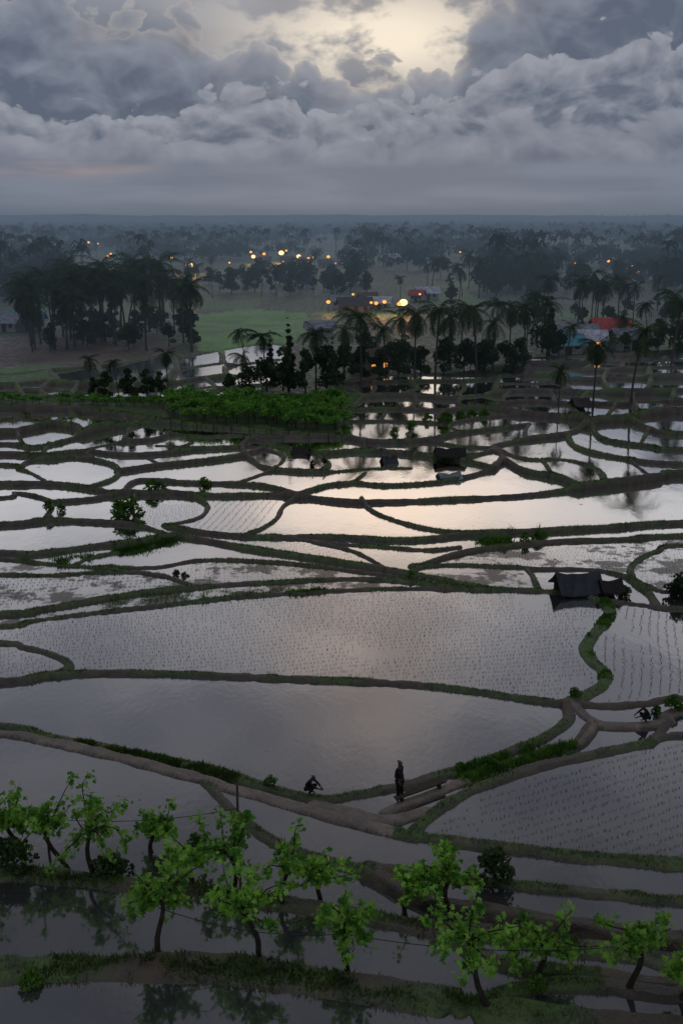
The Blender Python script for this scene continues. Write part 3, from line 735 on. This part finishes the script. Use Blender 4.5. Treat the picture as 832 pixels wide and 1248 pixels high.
# ------------------------------------------------------------ houses and huts
M_lit,nb=newmat('lit_window'); e_=nb.n.new('ShaderNodeEmission'); e_.inputs[0].default_value=(1,.45,.13,1); e_.inputs[1].default_value=.8; finish(nb,e_.outputs[0],False)
def house(px,py,w,d,h,roof,rot,label,wall=None):
    w*=.78; d*=.78; h*=.78
    x,y,z=place(px,py); e=add('house',None,(x,y,z-.1),(0,0,rot),label=label,cat='house',group='village houses among the trees')
    wall=wall or M_wall; rh=d*.32
    V,Fc=box(0,0,h/2,w,d,h); o=len(V)
    V+=[(-w/2,-d/2,h),(-w/2,d/2,h),(-w/2,0,h+rh),(w/2,-d/2,h),(w/2,d/2,h),(w/2,0,h+rh)]; Fc+=[(o,o+1,o+2),(o+3,o+5,o+4)]
    add('wall',pmesh('wall',V,Fc,wall),parent=e)
    t=.14; ov=.6; V=[];Fc=[]
    for sg in (-1,1):
        ex=d/2+ov; sl=rh/(d/2)
        a=[(-w/2-ov,sg*ex,h-ov*sl+.03),(w/2+ov,sg*ex,h-ov*sl+.03),(w/2+ov,sg*.004,h+rh+.03),(-w/2-ov,sg*.004,h+rh+.03)]
        o=len(V); V+=a+[(p_[0],p_[1],p_[2]+t) for p_ in a]; Fc+=[tuple(o+i for i in q) for q in ((0,1,2,3),(4,5,6,7),(0,1,5,4),(1,2,6,5),(2,3,7,6),(3,0,4,7))]
    add('roof',pmesh('roof',V,Fc,RM[roof]),parent=e)
    V,Fc=box(0,-d/2-.03,.9,.9,.06,1.75); add('door',pmesh('door',V,Fc,M_wood),parent=e)
    lit=random.random()<.15
    for sx_ in (-.3,.3):
        V,Fc=box(sx_*w,-d/2-.025,1.3,.7,.05,.7); add('window',pmesh('window',V,Fc,M_lit if lit else M_dark),parent=e)
    return e
for hh in [(34,402,8,5,2.8,'teal',.1,'small house with a teal metal roof'),(12,404,6,5,2.6,'grey',-.2,'small house with a grey metal roof'),
 (390,411,6,4,2.4,'grey',.1,'small pale house with grey roof by the field'),(432,382,9,5.5,2.8,'dark',.15,'long house with dark tiled roof'),(462,378,6,4,2.6,'white',-.1,'small house with pale metal roof'),
 (520,366,7,5,2.8,'white',.1,'pale house with light roof'),(508,368,4,4,2.6,'red',-.3,'small house with a red roof'),(450,456,5,4.5,2.6,'brown',.8,'small house with brown tiled roof'),
 (700,424,7,5,2.6,'grey',.15,'house with grey metal roof'),(716,428,5,4,2.4,'white',-.1,'small shed with pale metal roof'),(741,418,6,5,3,'red',.0,'house with a bright red roof'),(765,426,6,4,2.4,'grey',.3,'house with grey metal roof'),(688,432,5,4,2.2,'teal',.1,'small house with a teal metal roof'),
 (478,322,9,6,4,'white',.9,'house with pale metal roof'),(432,328,9,6,3,'grey',.1,'house with grey metal roof'),(445,326,7,5,3,'brown',.3,'house with brown tiled roof'),(350,322,8,5,3,'brown',0,'house with brown tiled roof'),(322,322,8,5,3,'brown',.2,'house with brown tiled roof'),(236,330,8,5,3,'grey',.2,'house with grey metal roof'),(112,306,10,6,3,'brown',.1,'house with brown tiled roof'),(372,322,7,5,3,'grey',-.2,'house with grey metal roof'),(778,340,7,5,3,'white',.1,'house with pale metal roof'),(742,328,9,6,3,'dark',.1,'house with dark tiled roof'),(700,330,9,6,3,'dark',-.1,'house with dark tiled roof'),
 (412,324,8,5,3,'grey',.3,'house with grey metal roof'),(396,326,7,5,3,'brown',-.3,'house with brown tiled roof'),(448,372,5,4,2.6,'brown',.2,'house with brown tiled roof'),(415,376,5,4,2.6,'grey',-.1,'house with grey metal roof')]:
    house(*hh,wall=M_wallb if hh[5] in('brown','dark') else M_wall)
def hut(px,py,w,d,h,rot,mat,label,rh=.9,wallside=True):
    x,y,z=place(px,py); e=add('field_hut',None,(x,y,z-.05),(0,0,rot),label=label,cat='hut',group='field huts on the bunds')
    n=8; V=[];Fc=[]
    for lay in (0,.08):
        for i in range(n+1):
            t=i/n; sag=-.14*math.sin(math.pi*t)
            for (yy_,zz_) in ((-d/2-.3,h-.25),(-d/4,h+rh*.42),(0,h+rh),(d/4,h+rh*.42),(d/2+.3,h-.25)):
                V.append((-w/2-.2+(w+.4)*t,yy_,zz_+sag+lay+random.uniform(-.05,.05)))
    m_=5*(n+1)
    for lay in (0,1):
        for i in range(n):
            for j in range(4):
                a=lay*m_+i*5+j; Fc.append((a,a+1,a+6,a+5))
    for i in range(n):
        for j in (0,4): a=i*5+j; Fc.append((a,a+5,a+5+m_,a+m_))
    for i in (0,n):
        for j in range(4): a=i*5+j; Fc.append((a,a+1,a+1+m_,a+m_))
    add('roof',pmesh('roof',V,Fc,mat),parent=e)
    for sx_ in (-1,1):
        for sy_ in (-1,1):
            V,Fc=tube([(sx_*w/2*.92,sy_*d/2*.9,-.2),(sx_*w/2*.92,sy_*d/2*.9,h-.1)],[.06,.05],6); add('post',pmesh('post',V,Fc,M_wood),parent=e)
    if wallside:
        V,Fc=box(0,d/2*.8,h*.42,w*.9,.06,h*.84); add('wall',pmesh('wall',V,Fc,M_wood),parent=e)
hut(702,720,2.4,1.8,.7,.15,M_tarp,'low field shelter draped with dark tarpaulin on posts',.75)
hut(742,724,1.0,1.0,.9,.1,M_thatch,'small thatched lean-to beside a shelter',.3)
hut(548,558,2.4,1.1,.4,.1,M_thatch,'low thatched field hut between paddies',.35)
hut(547,582,1.6,.8,.4,.25,RM['grey'],'tiny field hut with grey metal roof',.2)
hut(474,562,1.0,.9,.35,.3,M_tarp,'small dark tarpaulin tent on a bund',.5)
hut(367,552,1.2,.9,.45,-.2,M_thatch,'small dark thatched hut on a bund',.35)
hut(706,498,1.6,1.2,.8,.2,RM['dark'],'small field hut with dark roof near palms',.5)

# ------------------------------------------------------------ lit lamps
em,nb=newmat('warm_lamp_glow'); e_=nb.n.new('ShaderNodeEmission'); e_.inputs[0].default_value=(1,.38,.08,1); e_.inputs[1].default_value=1.7; finish(nb,e_.outputs[0],False)
emc,nb=newmat('warm_lamp_core'); e_=nb.n.new('ShaderNodeEmission'); e_.inputs[0].default_value=(1,.62,.25,1); e_.inputs[1].default_value=2.4; finish(nb,e_.outputs[0],False)
def lamp(px,py,h,r,power=0):
    x,y,z=place(px,py); e=add('street_lamp',None,(x,y,z),label='glowing warm street lamp among village trees',cat='street lamp',group='lit village lamps')
    V,Fc=tube([(0,0,-.3),(0,0,h*.6),(0,-.1,h-r*.6)],[.09,.07,.05],6); add('pole',pmesh('pole',V,Fc,M_dark),parent=e)
    V=[];Fc=[]
    for i in range(7):
        t=math.pi*i/6
        for j in range(10): V.append((r*math.sin(t)*math.cos(j*.6283),-.1+r*math.sin(t)*math.sin(j*.6283),h+r*.8*math.cos(t)))
    for i in range(6):
        for j in range(10): Fc.append((i*10+j,i*10+(j+1)%10,(i+1)*10+(j+1)%10,(i+1)*10+j))
    add('lamp_globe',pmesh('lamp_globe',V,Fc,emc if (power>2600 or power==900) else em,True),parent=e)
    if power:
        l=bpy.data.lights.new('lamp_light','POINT'); l.energy=power*1.3; l.color=(1,.50,.16); l.shadow_soft_size=r*1.1
        lo=bpy.data.objects.new('lamp_light',l); COL.objects.link(lo); lo.parent=e; lo.location=(0,-r-.6,h)
for (px,py,r,pw) in LAMPS:
    m_=px2m(px,py); lamp(px,py,max(2.6,random.uniform(7,12)*m_),r*.85,pw)

# ------------------------------------------------------------ people
def skin(name,pts,edges,rad,mat,parent,sub=2,root=0):
    me=bpy.data.meshes.new(name); me.from_pydata(pts,edges,[]); o=bpy.data.objects.new('tmp',me); COL.objects.link(o)
    md=o.modifiers.new('s','SKIN'); md.use_smooth_shade=True
    for i,r in enumerate(rad):
        sv=me.skin_vertices[0].data[i]; sv.radius=(r,r) if not hasattr(r,'__len__') else r; sv.use_root=(i==root)
    s=o.modifiers.new('u','SUBSURF'); s.levels=sub; s.render_levels=sub
    dg=bpy.context.evaluated_depsgraph_get(); m2=bpy.data.meshes.new_from_object(o.evaluated_get(dg)); m2.name=name
    bpy.data.objects.remove(o); m2.materials.clear(); m2.materials.append(mat)
    return add(name,m2,parent=parent)
def person(px,py,rot,J,label,s=1.):
    x,y,z=place(px,py); e=add('person',None,(x,y,z+J.get('dz',0)),(0,0,rot),s,label=label,cat='person')
    pts=[];rad=[];ed=[];ix={}
    def v(n,p_,r,par=None):
        ix[n]=len(pts); pts.append(tuple(p_)); rad.append(r)
        if par is not None: ed.append((ix[par],ix[n]))
    v('pel',J['pel'],(.115,.09)); v('wai',J['wai'],(.10,.08),'pel'); v('che',J['che'],(.13,.095),'wai'); v('nek',J['nek'],.050,'che'); v('jaw',J['jaw'],.066,'nek'); v('hed',J['hed'],(.080,.090),'jaw'); v('crn',J['crn'],.055,'hed')
    nose=np.array(J['hed'])*.6+np.array(J['jaw'])*.4+np.array([0,-.095,0]); v('nos',nose,.013,'jaw')
    for sd in ('L','R'):
        sh,el,wr=[np.array(J[k_+sd],float) for k_ in ('sh','el','wr')]
        v('sh'+sd,sh,.050,'che'); v('el'+sd,el,.038,'sh'+sd); v('wr'+sd,wr,.026,'el'+sd)
        d=(wr-el)/np.linalg.norm(wr-el); sx_=1 if sd=='R' else -1
        acr=np.cross(d,[sx_,0,0]); acr/=np.linalg.norm(acr)+1e-6
        palm=wr+d*.06; v('pm'+sd,palm,.030,'wr'+sd)
        for fi,(off,lnn) in enumerate(((-.027,.066),(-.009,.078),(.009,.074),(.027,.058))):
            b_=palm+acr*off+d*.035; v(f'f{fi}'+sd,b_,.010,'pm'+sd); v(f'g{fi}'+sd,b_+d*lnn*.6+np.array([-sx_*.01,0,0]),.0085,f'f{fi}'+sd); v(f'h{fi}'+sd,b_+d*lnn+np.array([-sx_*.028,0,0]),.007,f'g{fi}'+sd)
        v('t1'+sd,wr+d*.03-acr*.04,.012,'wr'+sd); v('t2'+sd,wr+d*.075-acr*.055,.009,'t1'+sd)
        v('hp'+sd,J['hp'+sd],.080,'pel'); v('kn'+sd,J['kn'+sd],.054,'hp'+sd); an=np.array(J['an'+sd],float); v('an'+sd,an,.038,'kn'+sd); v('bl'+sd,an+np.array([0,-.13,-.045]),.034,'an'+sd); v('to'+sd,an+np.array([0,-.20,-.055]),.024,'bl'+sd)
    b=skin('body',pts,ed,rad,M_skin,e)
    def cl(name,keys,edg,rr,mat):
        pp=[J[k_] for k_ in keys]; skin(name,[tuple(q) for q in pp],[(keys.index(a),keys.index(b_)) for a,b_ in edg],rr,mat,e)
    half=lambda a,b_,t:tuple(np.array(J[a])*(1-t)+np.array(J[b_])*t)
    J['seL']=half('elL','wrL',.8); J['seR']=half('elR','wrR',.8); J['ne2']=half('che','nek',.7)
    cl('shirt',['pel','wai','che','ne2','shL','elL','seL','shR','elR','seR'],[('pel','wai'),('wai','che'),('che','ne2'),('che','shL'),('shL','elL'),('elL','seL'),('che','shR'),('shR','elR'),('elR','seR')],[(.135,.11),(.12,.10),(.145,.11),.068,.062,.050,.042,.062,.050,.042],M_cloth)
    cl('trousers',['pel','hpL','knL','anL','hpR','knR','anR'],[('pel','hpL'),('hpL','knL'),('knL','anL'),('pel','hpR'),('hpR','knR'),('knR','anR')],[(.128,.105),.092,.070,.055,.092,.070,.055],M_cloth2)
    h0=np.array(J['hed']); c0=np.array(J['crn'])
    skin('hair',[tuple(h0+np.array([0,.03,.01])),tuple(c0+np.array([0,.012,-.02]))],[(0,1)],[(.088,.09),(.078,.082)],M_hair,e)
    return e
stand=dict(pel=(0,0,.93),wai=(0,-.01,1.08),che=(0,0,1.29),nek=(0,0,1.46),jaw=(0,-.02,1.53),hed=(0,-.01,1.62),crn=(0,.0,1.68),
 shL=(-.155,0,1.40),elL=(-.20,.03,1.13),wrL=(-.17,-.10,.92),shR=(.155,0,1.40),elR=(.20,.04,1.12),wrR=(.19,-.04,.87),
 hpL=(-.085,0,.86),knL=(-.085,-.02,.48),anL=(-.085,.02,.09),hpR=(.085,0,.86),knR=(.09,-.05,.49),anR=(.10,-.03,.09))
crouch=dict(pel=(0,.12,.30),wai=(0,.10,.44),che=(0,-.06,.63),nek=(0,-.15,.77),jaw=(0,-.21,.80),hed=(0,-.20,.89),crn=(0,-.19,.95),
 shL=(-.16,-.08,.70),elL=(-.21,-.30,.50),wrL=(-.12,-.50,.42),shR=(.16,-.08,.70),elR=(.21,-.30,.50),wrR=(.12,-.50,.38),
 hpL=(-.10,.08,.28),knL=(-.14,-.30,.48),anL=(-.13,-.02,.09),hpR=(.10,.08,.28),knR=(.14,-.30,.46),anR=(.13,-.02,.09))
person(486,974,.9,dict(stand),'person standing on earth path in dark clothes',1.08)
person(377,968,1.2,dict(crouch),'person crouching at the paddy edge in dark clothes',.9)
person(380,570,.4,dict(crouch),'farm worker crouching on a bund in dark clothes',.85)
person(396,569,-1.2,dict(crouch),'farm worker crouching beside a paddy in dark clothes',.85)
person(786,881,-1.4,dict(crouch),'person squatting on the path in dark clothes',.9)
x,y,z=place(512,969); V,Fc=join([box(0,0,.22,2.4,.22,.06),box(-.9,0,.09,.08,.2,.2),box(.9,0,.09,.08,.2,.2)])
add('wooden_plank',pmesh('wooden_plank',V,Fc,M_wood),(x,y,z),(0,0,.55),label='long dark wooden plank raised on short blocks',cat='plank')
print('people',time.time()-T0)

# ------------------------------------------------------------ sky
w=bpy.data.worlds.new('World'); scene.world=w; w.use_nodes=True; nt=w.node_tree; nt.nodes.clear(); nb=NB(nt)
w.cycles.sampling_method='MANUAL'; w.cycles.sample_map_resolution=256
tc=nb.n.new('ShaderNodeTexCoord'); sepn=nb.n.new('ShaderNodeSeparateXYZ'); nb.l.new(tc.outputs['Generated'],sepn.inputs[0])
az=nb.m('ARCTAN2',sepn.outputs[0],sepn.outputs[1]); el=nb.m('ARCSINE',sepn.outputs[2])
def gauss(ca_,sa_,ce,se):
    a=nb.m('DIVIDE',nb.m('SUBTRACT',az,ca_),sa_); b=nb.m('DIVIDE',nb.m('SUBTRACT',el,ce),se)
    return nb.m('EXPONENT',nb.m('MULTIPLY',nb.m('ADD',nb.m('MULTIPLY',a,a),nb.m('MULTIPLY',b,b)),-1.))
ramp=nb.n.new('ShaderNodeValToRGB'); nb.l.new(nb.m('DIVIDE',nb.m('MAXIMUM',el,0.),1.5),ramp.inputs[0])
cr=ramp.color_ramp; stops=[(0,(.13,.155,.205)),(.10,(.17,.19,.24)),(.19,(.22,.24,.29)),(.225,(.36,.375,.42)),(.29,(.48,.49,.53)),(.40,(.32,.33,.38)),(.50,(.20,.215,.26)),(.64,(.115,.125,.155)),(.85,(.115,.125,.155)),(1.1,(.38,.41,.49)),(1.5,(.56,.60,.70))]
cr.elements[0].position=0; cr.elements[0].color=stops[0][1]+(1,); cr.elements[1].position=1; cr.elements[1].color=stops[-1][1]+(1,)
for p_,c_ in stops[1:-1]:
    e=cr.elements.new(p_/1.5); e.color=c_+(1,)
col=ramp.outputs[0]
vec=nb.comb(az,nb.m('MULTIPLY',el,1.5),0.)
soft=nb.noise(vec,7.,3,.5,0,dim='2D')
g2=nb.m('MULTIPLY',gauss(.05,.15,.285,.075),.80)
col=nb.mix(g2,col,(1.05,.84,.67))
g3=nb.m('MULTIPLY',gauss(.025,.09,.42,.11),.50)
col=nb.mix(g3,col,(.78,.61,.50))
hi=nb.noise(nb.comb(nb.m('ADD',az,3.),nb.m('MULTIPLY',el,2.4),3.),5.,3,.55,0,dim='2D')
col=nb.mix(1.,col,nb.mix(nb.mr(hi,.32,.68),(.74,.76,.80),(1.2,1.18,1.15)),'MULTIPLY')
brk=nb.noise(nb.comb(nb.m('ADD',az,7.3),nb.m('MULTIPLY',el,1.9),0.),15.,4,.55,.0,dim='2D')
g1=nb.m('MULTIPLY',gauss(.040,.125,.155,.045),nb.mr(brk,.36,.56,.12,1.))
col=nb.mix(nb.m('MULTIPLY',g1,1.05,clamp=True),col,(.92,.81,.66))
dn=nb.noise(vec,12.,2,.45,0,1,dim='2D')
vd=nb.vm('ADD',vec,nb.scale(nb.vm('SUBTRACT',dn,(.5,.5,.5)),.045))
def puff(v,sc):
    vo=nb.n.new('ShaderNodeTexVoronoi'); vo.voronoi_dimensions='2D'; vo.feature='F1'; nb.l.new(v,vo.inputs['Vector']); vo.inputs['Scale'].default_value=sc; vo.inputs['Detail'].default_value=2.8; vo.inputs['Roughness'].default_value=.45; vo.inputs['Lacunarity'].default_value=2.2
    return nb.m('SUBTRACT',1.,vo.outputs['Distance'])
def pair(sc):
    return puff(vd,sc),puff(nb.vm('ADD',vd,(.12/sc,.35/sc,0.)),sc)
PA=pair(18.); PB=pair(27.)
def bank(under,prof,pp,amp,cd,cl,soft_,kemb,krim,base,rimcol):
    fcv=nb.n.new('ShaderNodeFloatCurve'); nb.l.new(nb.m('ADD',az,.5,clamp=True),fcv.inputs['Value'])
    cv=fcv.mapping.curves[0]; pts=[((px-416)/1266+.5,max(0,((262-py)*.00070)/.35)) for px,py in prof]
    pts=[(0,pts[0][1])]+pts+[(1,pts[-1][1])]
    cv.points[0].location=pts[0]; cv.points[1].location=pts[-1]
    for q in pts[1:-1]: cv.points.new(*q)
    fcv.mapping.update()
    pr=nb.m('MULTIPLY',fcv.outputs[0],.35)
    p1,p2=pp
    s=nb.m('SUBTRACT',nb.m('ADD',pr,nb.m('MULTIPLY',nb.m('SUBTRACT',p1,.55),amp)),el)
    mask=nb.mr(s,0.,soft_)
    emb=nb.m('MULTIPLY',nb.m('SUBTRACT',p1,p2),kemb)
    rim=nb.m('MULTIPLY',nb.m('EXPONENT',nb.m('MULTIPLY',nb.m('MAXIMUM',s,0.),-1/.009)),krim)
    dk=nb.mr(s,.0,base,.66,.18)
    sh=nb.m('ADD',dk,emb,clamp=True)
    c_=nb.mix(sh,cd,cl)
    c_=nb.mix(nb.m('MULTIPLY',rim,gauss(.02,.26,.16,.12),clamp=True),c_,rimcol)
    return nb.mix(mask,under,c_)
col=bank(col,[(-80,-5),(0,-12),(60,-25),(110,-16),(160,8),(190,0),(215,6),(240,0),(262,18),(285,40),(320,28),(345,28),(375,38),(395,64),(425,74),(450,56),(480,50),(510,64),(535,62),(552,40),(575,0),(620,-40),(700,-80),(832,-110),(900,-110)],PA,.045,(.100,.125,.178),(.235,.26,.32),.004,.9,.8,.08,(.66,.58,.50))
col=bank(col,[(-80,80),(0,95),(60,120),(110,112),(160,128),(210,108),(270,95),(330,84),(380,100),(420,118),(480,100),(540,92),(600,60),(660,40),(740,30),(832,50),(900,50)],PB,.034,(.112,.138,.193),(.285,.305,.36),.005,.95,.4,.06,(.44,.42,.42))
col=bank(col,[(-80,140),(0,135),(80,150),(150,132),(220,150),(300,138),(380,150),(450,145),(520,130),(600,120),(700,130),(832,110),(900,110)],PA,.03,(.128,.152,.208),(.265,.285,.34),.008,.75,.15,.05,(.32,.32,.35))
st=nb.noise(nb.comb(az,nb.m('MULTIPLY',el,7.),1.),6.,3,.5,0,dim='2D')
strat=nb.mix(nb.mr(st,.3,.7),(.150,.178,.234),(.184,.212,.27))
strat=nb.mix(nb.m('MULTIPLY',nb.m('MULTIPLY',gauss(-.27,.07,.042,.006),nb.mr(st,.4,.7)),.9),strat,(.42,.28,.25))
edge=nb.m('ADD',el,nb.m('MULTIPLY',nb.m('SUBTRACT',soft,.5),.012))
col=nb.mix(nb.mr(edge,.054,.040),col,strat)
col=nb.mix(nb.mr(el,.018,-.004),col,(.110,.145,.195))
bg=nb.n.new('ShaderNodeBackground'); nb.l.new(col,bg.inputs[0]); bg.inputs[1].default_value=1.0
sk=nb.n.new('ShaderNodeTexSky'); sk.sky_type='NISHITA'; sk.sun_disc=False; sk.sun_elevation=math.radians(16); sk.sun_rotation=math.radians(2)
bg2=nb.n.new('ShaderNodeBackground'); nb.l.new(sk.outputs[0],bg2.inputs[0]); bg2.inputs[1].default_value=.0005
ads=nb.n.new('ShaderNodeAddShader'); nb.l.new(bg.outputs[0],ads.inputs[0]); nb.l.new(bg2.outputs[0],ads.inputs[1])
wo=nb.n.new('ShaderNodeOutputWorld'); nb.l.new(ads.outputs[0],wo.inputs[0])
sl=bpy.data.lights.new('sun','SUN'); sl.energy=.02; sl.angle=math.radians(60); sl.color=(1,.82,.62)
so=bpy.data.objects.new('sun',sl); COL.objects.link(so)
so.rotation_euler=Vector((-.03,-math.cos(math.radians(16)),-math.sin(math.radians(16)))).to_track_quat('-Z','Y').to_euler()
# ------------------------------------------------------------ camera
cam=bpy.data.cameras.new('camera'); co=bpy.data.objects.new('camera',cam); COL.objects.link(co)
co.location=(0,0,H); co.rotation_euler=(math.pi/2-P,0,0)
cam.sensor_fit='VERTICAL'; cam.sensor_height=36; cam.sensor_width=24; cam.lens=F/1248*36; cam.clip_start=.5; cam.clip_end=40000
scene.camera=co
scene.view_settings.view_transform='Standard'; scene.view_settings.look='None'; scene.view_settings.exposure=0
print('done',time.time()-T0)
